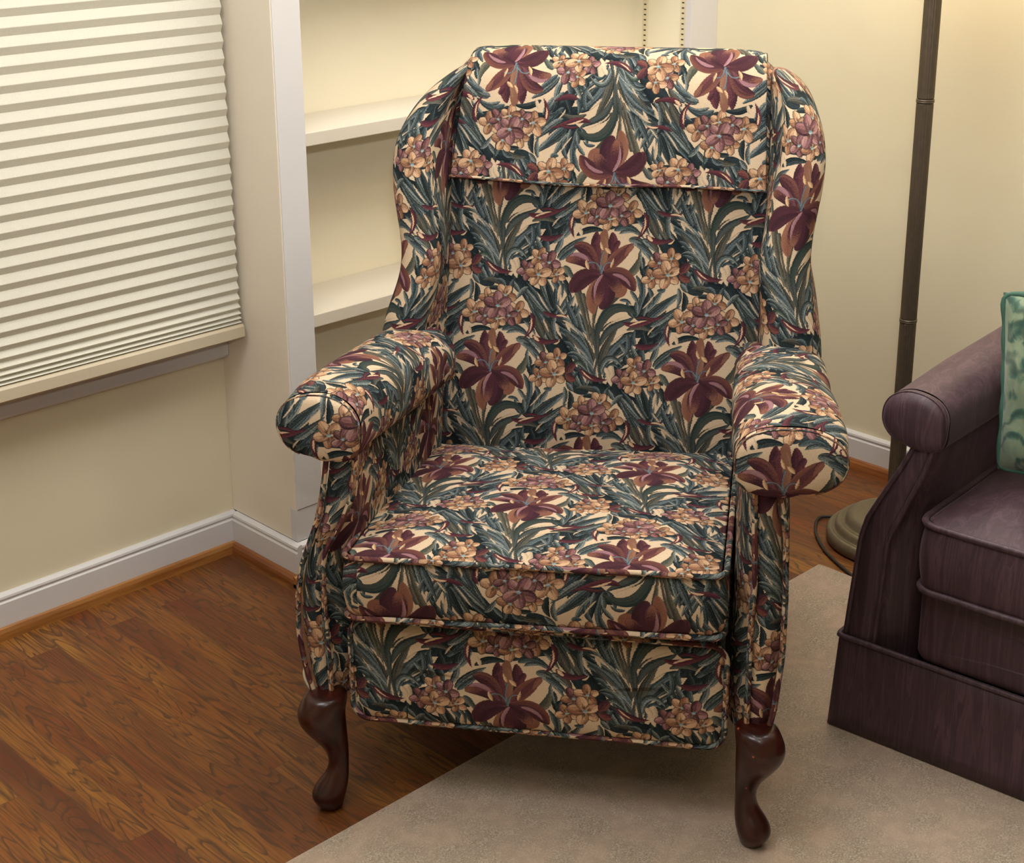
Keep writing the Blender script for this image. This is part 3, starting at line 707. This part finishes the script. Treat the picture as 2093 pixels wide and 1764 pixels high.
# ---- backrest
def xs_(z): return (z-.73)*.056
prof = [(.553, .34), (.553, .40), (.557, .46), (.570, .55), (.590, .66), (.613, .77), (.637, .87), (.658, .96), (.676, 1.03), (.690, 1.075), (.703, 1.100), (.722, 1.112), (.75, 1.115), (.785, 1.108), (.80, 1.08), (.80, .9), (.80, .6), (.80, .35), (.80, .20)]
def back_pt(t, pr, x):
    y, z = pr
    k = 1-min(1, abs((t-.5)*2))**3
    if y < .70: y -= .016*k*(1 if z > .4 else .3)
    drop = max(0, abs((t-.5)*2)-.78)/.16
    if z > 1.0: z -= .034*drop*drop*min(1, (z-1.0)/.08)
    if z > 1.0 and y < .75: y += .012*drop*drop
    return (x, y, z)
P, UV = [], []; acc = 0
for i, pr in enumerate(prof):
    if i: acc += math.dist(pr, prof[i-1])
    row, ur = [], []
    for j in range(29):
        t = j/28; xl, xr = -.285+xs_(pr[1])*.6, .335+xs_(pr[1])*.5
        x = xl+(xr-xl)*t
        row.append(back_pt(t, pr, x)); ur.append(((x-.030-xs_(pr[1]))/PT, (acc-.410)/PT))
    P.append(row); UV.append(ur)
back = grid('backrest', P, M_CLOTH, CH, UV=UV, sub=1)

# ---- loose headrest cover folded over the top
P, UV = [], []
fp = [(z, None) for z in (.903, .907, .93, .96, .99, 1.02, 1.05, 1.075)]
def front_y(z):
    zs = [p[1] for p in prof[:11]]; ys = [p[0] for p in prof[:11]]; return float(np.interp(z, zs, ys))
path = [(front_y(z)-.0235, z) for z, _ in fp] + [(.682, 1.100), (.697, 1.116), (.720, 1.1225), (.755, 1.1245), (.79, 1.118), (.809, 1.09), (.811, 1.04), (.811, .98)]
acc = 0
for i, (y, z) in enumerate(path):
    if i: acc += math.dist(path[i], path[i-1])
    row, ur = [], []
    q = (z-.905)/.215
    for j in range(33):
        t = j/32; xl = interp(z, [.9, 1.12], [-.2485, -.224]); xr = interp(z, [.9, 1.12], [.313, .3035])
        x = xl+(xr-xl)*t; k = 1-min(1, abs((t-.5)*2))**3
        dz = (-.006*(t-.35) + .0022*math.sin(t*9+1))*(1-min(1, max(0, q)))
        dy = -.012*k*(1-min(1, max(0, (z-1.05)/.07))) if y < .72 else 0
        lift = -.006*max(0, 1-q*3)*(.6+.4*math.sin(t*7)) if y < .72 else 0
        edge = -.004*(abs((t-.5)*2)**8) if z < 1.1 and y < .7 else -.006*(abs((t-.5)*2)**10)*(1 if z > 1.1 else 0)
        row.append((x, y+dy+lift+(edge*0 if z > 1.1 else edge), z+dz+(edge if z > 1.1 else 0)))
        ur.append((-(x-.047)/(PT*.985), -(acc-.021)/PT))
    P.append(row); UV.append(ur)
hc = grid('headrest_cover', P, M_CLOTH, back, UV=UV, sub=1, solid=.0045)
tube('hem', [(p[0], p[1]-.0005, p[2]) for p in P[0]], .0030, M_CLOTH, back, seg=6)

# ---- wings
def wing(side, xo, dw, xr, yf, zs, anchor):
    rings, uvs = [], []
    for z, sh in zs:
        o = xo(z); w_ = dw(z); i_ = o+side*w_; y = yf(z); yb = front_y(min(z, 1.07)); xr_ = xr(z)
        m = (o+i_)/2; s = side
        q = [(m+(xr_-m)*.5, .795), (o+s*.004, .795), (o+s*.002, .72), (o+s*.000, y+.10), (o-s*.001, y+.055), (o+s*.004, y+.026), (o+s*w_*.22, y+.008), (o+s*w_*.5, y), (o+s*w_*.78, y+.004), (i_-s*.003, y+.018),
             (i_+s*.001, y+.04), (i_+(xr_-i_)*.35, y+(yb-y)*.45+.01), (i_+(xr_-i_)*.8, y+(yb-y)*.85), (xr_, yb+.02), (xr_, .795)]
        if sh < 1:                       # close the top
            cx, cy = (o+i_)/2, y+.07
            q = [(cx+(x-cx)*sh, cy+(yy-cy)*(sh if yy < cy+.1 else 1)) for x, yy in q]
        rings.append([(x+wob((x, yy, z), .0018, 12, 3), yy, z) for x, yy in q])
        a = [0]
        for p, r in zip(q, q[1:]+q[:1]): a.append(a[-1]+math.dist(p, r))
        uvs.append([(anchor[0]+s*(t-a[7])/PT, anchor[1]+z/PT) for t in a])
    return grid('wing', rings, M_CLOTH, CH, UV=uvs, cu=True, caps=True, sub=2)
ZW = [(.56, 1), (.61, 1), (.645, 1), (.68, 1), (.72, 1), (.76, 1), (.80, 1), (.84, 1), (.89, 1), (.93, 1), (.97, 1), (1.0, 1), (1.03, 1), (1.055, 1), (1.075, .97), (1.087, .85), (1.093, .5)]
yfw = lambda z: interp(z, [.56, .61, .66, .75, .85, .95, 1.02, 1.06, 1.09], [.455, .435, .43, .455, .485, .515, .555, .595, .645])
xoL = lambda z: interp(z, [.56, .65, .68, .716, .757, .79, .822, .887, .945, .976, 1.02, 1.05, 1.072, 1.092], [-.352, -.346, -.341, -.328, -.315, -.313, -.318, -.333, -.338, -.338, -.318, -.296, -.272, -.240])
xoR = lambda z: interp(z, [.56, .64, .68, .724, .77, .817, .864, .927, .973, 1.01, 1.05, 1.075, 1.092], [.418, .417, .414, .404, .392, .390, .397, .407, .409, .402, .386, .364, .339])
dwR = lambda z: interp(z, [.6, .68, .77, .86, .95, 1.0, 1.05, 1.09], [.105, .097, .086, .084, .080, .072, .055, .030])
dwL = lambda z: interp(z, [.6, .68, .77, .86, .95, 1.0, 1.05, 1.09], [.085, .080, .070, .076, .078, .070, .052, .026])
wing(1, xoL, dwL, lambda z: interp(z, [.6, 1.03, 1.1], [-.250, -.247, -.228]), yfw, ZW, (.18, -.05))
wing(-1, xoR, dwR, lambda z: interp(z, [.6, .9, 1.1], [.306, .314, .306]), yfw, ZW, (-.03, -.80+.41))

# ---- arms
ZA = [.1895, .1900, .1905, .194, .21, .24, .28, .32, .36, .40, .43, .46, .49, .52, .55, .58, .61, .635]
xoAL = lambda z: interp(z, [.19, .218, .252, .303, .363, .422, .498, .556, .608], [-.350, -.357, -.365, -.372, -.372, -.363, -.335, -.322, -.315])
xiAL = lambda z: interp(z, [.19, .216, .336, .424, .454, .496, .548, .612], [-.324, -.324, -.329, -.330, -.323, -.298, -.277, -.271])
xoAR = lambda z: interp(z, [.19, .241, .336, .429, .531, .566, .60], [.349, .360, .368, .368, .364, .358, .350])
xiAR = lambda z: interp(z, [.19, .36, .457, .525, .619], [.321, .320, .323, .320, .316])
inL = lambda z: interp(z, [.2, .44, .5, .6], [-.292, -.290, -.282, -.279]); inLr = lambda z: interp(z, [.2, .44, .6], [-.262, -.254, -.250])
inR = lambda z: interp(z, [.2, .44, .6], [.289, .291, .300]); inRr = lambda z: .282
def pipes(par, xo, xi, zb, zt, y, r=.0045):
    zz = np.linspace(zb+.012, zt, 22)
    pts = [(xo(z), y+.004, z) for z in zz[::-1]] + [((xo(zb)*.8+xi(zb)*.2), y+.002, zb+.002), ((xo(zb)+xi(zb))/2, y, zb), ((xo(zb)*.2+xi(zb)*.8), y+.002, zb+.002)] + [(xi(z), y+.004, z) for z in zz]
    tube('piping', pts, r, M_CLOTH, par, seg=8)
for side, xo, xi, n, nr, an in ((1, xoAL, xiAL, inL, inLr, (.28, -.78)), (-1, xoAR, xiAR, inR, inRr, (.92, -.60))):
    a = arm_body(CH, 'arm', side, ZA, xo, xi, n, nr, .022, .80, M_CLOTH, anchor=an)
    pipes(a, xo, xi, .197, .625, .0195)
sleeve(CH, 1, [(.024, -.323, .064, .660, .050), (.10, -.318, .068, .660, .054), (.30, -.302, .072, .638, .055), (.50, -.290, .073, .612, .053)], M_CLOTH, hemk=1.12, anchor=(.55, .42), capuv=(.34, -.20), seed=1)
sleeve(CH, -1, [(.024, .366, .080, .650, .050), (.10, .362, .083, .655, .054), (.30, .352, .078, .638, .055), (.50, .350, .076, .614, .053)], M_CLOTH, hemk=1.12, anchor=(.15, .25), capuv=(.02, .12), seed=8)

# ---- seat cushion
tl = lambda x, y: .015*(x+.29)/.57 - .040*max(0, y-.02)/.54
box_cushion(CH, 'seat_cushion', -.292, .281, .004, .565, .352, .452, .020, M_CLOTH, tl, rad=.022,
            topuv=lambda x, y: ((x+.042)/(PT*.97), (y-.207)/(PT*.98)),
            sideuv=lambda a, z: (-(a+.199+.006)/(PT*1.02)+0.0, -(z-.345)/PT))

# ---- footrest panel
def rrect(x0, x1, z0, z1, r, n=6, ne=14):
    pts = []
    for cx, cz, a0, p, q in ((x1-r, z0+r, -math.pi/2, (x0+r, z0), (x1-r, z0)), (x1-r, z1-r, 0, (x1, z0+r), (x1, z1-r)), (x0+r, z1-r, math.pi/2, (x1-r, z1), (x0+r, z1)), (x0+r, z0+r, math.pi, (x0, z1-r), (x0, z0+r))):
        pts += [(p[0]+(q[0]-p[0])*k/ne, p[1]+(q[1]-p[1])*k/ne) for k in range(ne)] + [(cx+r*math.cos(a0+k*math.pi/2/n), cz+r*math.sin(a0+k*math.pi/2/n)) for k in range(n)]
    return pts
def panel_ring(ins, y): return [(x, y, z+.004*(x+.29)/.58) for x, z in rrect(-.292+ins, .287-ins, .160+ins, .333-ins, max(.005, .028-ins*.5))]
pr_ = [panel_ring(.02, .075), panel_ring(.0, .072), panel_ring(0, .040), panel_ring(.003, .032), panel_ring(.012, .027), panel_ring(.035, .023), panel_ring(.075, .022)]
fpn = grid('footrest_panel', pr_, M_CLOTH, CH, UV=[[((x+.042)/(PT*1.02), (z-.212)/(PT*1.0)) for x, y, z in r+r[:1]] for r in pr_], cu=True, caps=True, sub=1)
tube('piping', panel_ring(-.001, .034), .0047, M_CLOTH, fpn, closed=True)
boxes('seat_rail', [(-.285, .283, .10, .13, .22, .345)], M_CLOTH, CH, .006)
boxes('base_frame', [(-.30, .31, .11, .79, .19, .34)], M_DARK, CH, .004)

# ---- legs
def cabriole(x, y, dx, dy, z0, h):
    prof = [(0, .016, .0155), (.004, .0175, .0180), (.012, .0195, .0215), (.022, .0215, .0258), (.033, .020, .0272), (.046, .013, .0245), (.060, .004, .0182), (.078, 0, .0152), (.096, .001, .0165),
            (.115, .006, .0205), (.135, .015, .0272), (.155, .023, .0335), (.172, .028, .0368), (.188, .027, .0368), (.202, .020, .0345), (.214, .016, .032)]
    R = []
    for z, o, r in prof:
        ring = []
        for k in range(24):
            a = 2*math.pi*k/24; c, s = math.cos(a), math.sin(a)
            # the knee and pad are a little longer along the diagonal
            px, py = r*c*1.06, r*s*.97
            ring.append((x+dx*(o+px)-dy*py, y+dy*(o+px)+dx*py, z0+z*h))
        R.append(ring)
    return grid('leg', R, M_LEG, CH, cu=True, caps=True, sub=1)
k7 = math.sqrt(.5)
cabriole(-.319, .030, -k7, -k7, 0.0, .985)
cabriole(.324, .030, k7, -k7, .0125, .965)
for sx, z0 in ((-1, .0), (1, .0125)):
    grid('leg', [[(sx*.29+r*c_, .74+yo+r*s_, z) for c_, s_ in [(math.cos(2*math.pi*k/16), math.sin(2*math.pi*k/16)) for k in range(16)]] for z, r, yo in ((z0, .016, .03), (z0+.01, .018, .03), (.1, .021, .01), (.20, .026, 0))], M_LEG, CH, cu=True, caps=True)

tube('tack_strip', [(-.3665, .026, .246), (-.3675, .023, .236), (-.3650, .022, .224), (-.3600, .023, .212), (-.3560, .026, .205)], .0022, paint('ivory_plastic', 'cfc6ae', .5, .02), CH, seg=6, resample=14)


# ================================================================== SOFA
SF = empty('mauve_sofa', (2.007, 1.278, 0), math.atan2(-.9953, .0970))
tag(SF, 'mauve moire skirted sofa with rolled arm, cut by right edge of photo', 'sofa')
LS, DS = 1.70, .80
xoS = lambda z: interp(z, [.19, .375, .414, .47, .516, .56, .62], [.014, .030, .040, .068, .092, .112, .118])
xiS = lambda z: interp(z, [.19, .384, .45, .52, .575, .62], [.074, .086, .112, .140, .154, .158])
inS = lambda z: interp(z, [.19, .44, .52, .6], [.142, .142, .150, .160])
ZS = [.13, .14, .17, .20, .24, .29, .34, .375, .40, .42, .445, .47, .50, .53, .56, .59, .61]
def mirror(f): return lambda z: LS-f(z)
for side, f in ((1, lambda g: g), (-1, mirror)):
    a = arm_body(SF, 'arm', side, ZS, f(xoS), f(xiS), f(inS), f(inS), .010, DS, M_SOFA, ro=.010)
    for fn in (f(xoS), f(xiS)):
        k = side*(.0055 if fn(.4) == f(xoS)(.4) else -.002)
        tube('piping', [(fn(z)+k, .0125, z) for z in np.linspace(.175, .60, 26)], .0042, M_SOFA, a)
    c = (lambda x: x) if side == 1 else (lambda x: LS-x)
    sleeve(SF, side, [(.024, c(.114), .054, .603, .047), (.2, c(.114), .057, .605, .052), (.78, c(.116), .058, .607, .052)], M_SOFA, hemk=1.08, seed=20, wr=.0012)
t0 = lambda x, y: -.010*max(0, y)/.6
for x0, x1 in ((.150, .848), (.852, 1.55)):
    box_cushion(SF, 'seat_cushion', x0, x1, -.018, .60, .332, .446, .024, M_SOFA, t0, pr=.0055, rad=.03, topuv=lambda x, y: (x, y), sideuv=lambda a, z: (a, z))
def front_rail():
    r = [[(x, y, z) for x, z in rrect(.146+i, LS-.146-i, .185+i, .326-i, max(.004, .022-i*.5))] for i, y in ((0, .08), (0, .022), (.004, .013), (.014, .009), (.04, .008))]
    return grid('front_rail', r, M_SOFA, SF, cu=True, caps=True, sub=1)
front_rail()
boxes('frame', [(.03, LS-.03, .085, DS-.01, .10, .325)], M_SOFA, SF, .01)
# back: slightly raked, rounded top
bp = [(.62, .34), (.60, .45), (.615, .60), (.64, .72), (.665, .775), (.70, .795), (.745, .79), (.775, .76), (.79, .70), (.795, .5), (.795, .12)]
grid('backrest', [[(x, y+.0*x, z) for x in np.linspace(.12, LS-.12, 12)] for y, z in bp], M_SOFA, SF, sub=1, solid=.01)
for x0, x1 in ((.19, .845), (.855, 1.51)):
    q = []
    for k in range(13):
        t = k/12; z = .462+.33*t; th = .075*math.sin(math.pi*min(1, max(0, t*.94+.03)))**.5
        q.append([(x0+(x1-x0)*((math.cos(a)*abs(math.cos(a))**-.55 if abs(math.cos(a)) > 1e-6 else 0)*.5+.5), .545+.06*t+th*math.sin(a), z) for a in [2*math.pi*j/28 for j in range(28)]])
    grid('back_cushion', q, M_SOFA, SF, cu=True, caps=True, sub=1)
# skirt with kick corner and top welt
def skirt():
    path = []
    def seg(a, b, n): return [(a[0]+(b[0]-a[0])*k/n, a[1]+(b[1]-a[1])*k/n) for k in range(n)]
    path = seg((0, DS), (0, .012), 10) + [(0, .008), (.002, .002), (.008, 0)] + seg((.016, 0), (LS-.016, 0), 40) + [(LS-.008, 0), (LS-.002, .002), (LS, .008)] + seg((LS, .012), (LS, DS), 10) + [(LS, DS)]
    rows = []
    for k in range(7):
        t = k/6; z = .0135+(.188-.0135)*t; ins = .010*t
        rows.append([(x+ins*(1 if x < LS/2 else -1)*min(1, abs(x-LS/2)*4), y+ins*.4*(1 if y < .3 else 0), z) for x, y in path])
    s = grid('skirt', rows, M_SOFA, SF, sub=0, solid=.006)
    tube('piping', rows[-1], .0048, M_SOFA, s)
    boxes('kick_pleat', [(LS/2-.002, LS/2+.002, -.001, .003, .0145, .187)], M_SOFA, s)
    return s
skirt()

# throw pillow
pw = empty('throw_pillow', (0, 0, 0))
tag(pw, 'green leaf-patterned throw pillow with corded edge on the mauve sofa', 'pillow')
def pillow(parent, W, H, T):
    n = 30
    V = []; rows = []
    for sgn in (1, -1):
        g = []
        for i in range(n+1):
            r = []
            for j in range(n+1):
                u, v = i/n*2-1, j/n*2-1
                ex = 1-.05*(1-u*u)**1 ; ez = 1-.05*(1-v*v)
                th = ((1-abs(u)**2.6)*(1-abs(v)**2.6))**.5
                # keep the outline slightly pinched between the corners
                x = v*W/2*(1-.030*(1-u*u)); z = u*H/2*(1-.030*(1-v*v)); y = -sgn*T/2*th + .004*math.sin(7*u+3*v)*th
                cr = .06
                r.append((x, y, z))
            g.append(r)
        rows.append(g)
    a = grid('front_panel', rows[0], M_PILLOW, parent); b = grid('back_panel', rows[1], M_PILLOW, parent, flip=True)
    edge = [rows[0][0][j] for j in range(n)] + [rows[0][i][n] for i in range(n)] + [rows[0][n][n-j] for j in range(n)] + [rows[0][n-i][0] for i in range(n)]
    L = []
    m = len(edge); R = .012
    # round the corners a little
    E = [Vector(p) for p in edge]
    for _ in range(3): E = [(E[i-1]+E[i]*2+E[(i+1) % m])/4 for i in range(m)]
    tube('cord_edge', [tuple(p) for p in E], lambda t: .0050+.0011*math.sin(t*620), M_PIPE, parent, closed=True, seg=8)
pillow(pw, .40, .296, .105)
import mathutils
SW = Matrix.Translation((2.007, 1.278, 0)) @ Matrix.Rotation(math.atan2(-.9953, .0970), 4, 'Z')
pw.matrix_world = SW @ Matrix.Translation((.371, .200, .649)) @ Matrix.Rotation(math.radians(-6), 4, 'Y') @ Matrix.Rotation(math.radians(-6), 4, 'X')

# ================================================================== FLOOR LAMP
LP = empty('floor_lamp', (2.722, 1.597, 0)); tag(LP, 'bronze fluted pole floor lamp with stepped round base behind the sofa arm', 'lamp')
lathe('base', [(.130, 0), (.140, .004), (.1415, .014), (.140, .026), (.136, .031), (.131, .032), (.128, .0295), (.125, .029), (.123, .033), (.122, .042), (.118, .047), (.112, .048), (.108, .0455), (.104, .045), (.101, .049), (.099, .058), (.094, .064), (.086, .067), (.075, .068), (.045, .069), (.030, .073), (.024, .082), (.0195, .09)], M_BASE, LP, 64)
M_LSH = NT('linen_lamp_shade').set(Roughness=.9, Transmission_Weight=.0).m
M_LSH.node_tree.nodes['Principled BSDF'].inputs['Base Color'].default_value = lin('e8dcc0')
_tr = M_LSH.node_tree.nodes.new('ShaderNodeBsdfTranslucent'); _tr.inputs[0].default_value = lin('e8d2a0')
_mx = M_LSH.node_tree.nodes.new('ShaderNodeMixShader'); _mx.inputs[0].default_value = .4
M_LSH.node_tree.links.new(M_LSH.node_tree.nodes['Principled BSDF'].outputs[0], _mx.inputs[1]); M_LSH.node_tree.links.new(_tr.outputs[0], _mx.inputs[2])
M_LSH.node_tree.links.new(_mx.outputs[0], M_LSH.node_tree.nodes['Material Output'].inputs[0])
def fluted(z0, z1):
    N = 96; R = []
    for z, k in ((z0, .85), (z0+.003, 1), (z0+.0031, 1), (z0+(z1-z0)/2, 1), (z1-.0031, 1), (z1-.003, 1), (z1, .85)):
        R.append([((.0172*k-.0011*(.5+.5*math.cos(a*24)))*math.cos(a), (.0172*k-.0011*(.5+.5*math.cos(a*24)))*math.sin(a), z) for a in [2*math.pi*j/N for j in range(N)]])
    return grid('pole', R, M_POLE, LP, cu=True, caps=True)
for a, b in ((.088, .509), (.515, .971), (.977, 1.433), (1.439, 1.52)): fluted(a, b)
for z in (.512, .974, 1.436): lathe('collar', [(.0150, z-.004), (.0182, z-.003), (.0182, z-.0008), (.0168, z), (.0182, z+.0008), (.0182, z+.003), (.0150, z+.004)], M_POLE, LP, 32)
grid('lamp_shade', [[(r*math.cos(2*math.pi*k/48), r*math.sin(2*math.pi*k/48), z) for k in range(48)] for r, z in ((.208, 1.45), (.113, 1.70))], M_LSH, LP, cu=True, solid=.002)
boxes('shade_spider', [(-.112, .112, -.002, .002, 1.688, 1.692), (-.002, .002, -.112, .112, 1.688, 1.692), (-.003, .003, -.003, .003, 1.52, 1.70)], M_POLE, LP)
cp = [(2.745, 1.728, .009), (2.735, 1.752, .005),(2.714, 1.773, .005),(2.686, 1.768, .005),(2.645, 1.742, .005),(2.614, 1.714, .005),(2.578, 1.672, .005),(2.552, 1.63, .005),(2.524, 1.574, .005),(2.492, 1.506, .005), (2.40, 1.34, .02), (2.5, 1.22, .02)]
tube('power_cord', [(x-2.722, y-1.597, z) for x, y, z in cp], .0035, M_CORD, LP, resample=90)


# ================================================================== LIGHT
def area(name, loc, target, size, power, col, shape='SQUARE', sy=None):
    l = bpy.data.lights.new(name, 'AREA'); l.energy = power; l.color = col; l.size = size; l.shape = shape
    if sy: l.shape = 'RECTANGLE'; l.size_y = sy
    o = bpy.data.objects.new(name, l); COL.objects.link(o); o.location = loc
    o.rotation_euler = (Vector(target)-Vector(loc)).to_track_quat('-Z', 'Y').to_euler(); return o
area('ceiling_bounce', (2.1, 1.5, 2.44), (2.1, 1.5, 0), 1.3, 36, (1.0, .985, .95))
area('ceiling_bounce_left', (.35, 1.45, 2.44), (.35, 1.45, 0), .9, 19, (.98, .99, 1.0))
area('ceiling_light', (.23, .0, 2.42), (.9, .9, 0), .3, 5.5, (1.0, .95, .86))
_fl = area('camera_flash', (.02, -.02, 1.72), (1.6, 1.6, 3.0), .09, 20, (.96, .98, 1.0)); _fl.data.spread = math.radians(125)
def point(name, loc, r, power, col):
    l = bpy.data.lights.new(name, 'POINT'); l.energy = power; l.color = col; l.shadow_soft_size = r
    o = bpy.data.objects.new(name, l); COL.objects.link(o); o.location = loc; return o
point('lamp_bulb', (2.722, 1.597, 1.58), .035, 6.5, (1.0, .80, .54))
w = bpy.data.worlds.new('World'); SC.world = w; w.use_nodes = True
bg = w.node_tree.nodes['Background']
sky = w.node_tree.nodes.new('ShaderNodeTexSky'); sky.sky_type = 'HOSEK_WILKIE'; sky.sun_direction = Vector((.2, .5, .75)).normalized(); sky.turbidity = 4
w.node_tree.links.new(sky.outputs[0], bg.inputs[0]); bg.inputs[1].default_value = 30.0

# ================================================================== CAMERA
cam = bpy.data.cameras.new('camera'); co = bpy.data.objects.new('camera', cam); COL.objects.link(co)
Mr = [[0.715127, -0.698971, -0.005698], [-0.216114, -0.213342, -0.952775], [0.664747, 0.682586, -0.303624]]
r_, d_, f_ = [Vector(v) for v in Mr]
co.matrix_world = Matrix.Translation((0, 0, 1.5)) @ Matrix((r_, -d_, -f_)).transposed().to_4x4()
cam.sensor_width = 36; cam.sensor_fit = 'HORIZONTAL'; cam.lens = 3122.08/2093*36
cam.shift_x = (1046.5-1040.706)/2093; cam.shift_y = (642.396-882)/2093; cam.clip_start = .05
SC.camera = co
vs = SC.view_settings; vs.view_transform = 'Standard'; vs.look = 'None'; vs.gamma = 1; vs.exposure = 0.12; vs.use_curve_mapping = False
SC.cycles.use_denoising = True
SC.cycles.max_bounces = 7; SC.cycles.diffuse_bounces = 3; SC.cycles.use_adaptive_sampling = True; SC.cycles.adaptive_threshold = .03
SC.cycles.caustics_reflective = False; SC.cycles.caustics_refractive = False
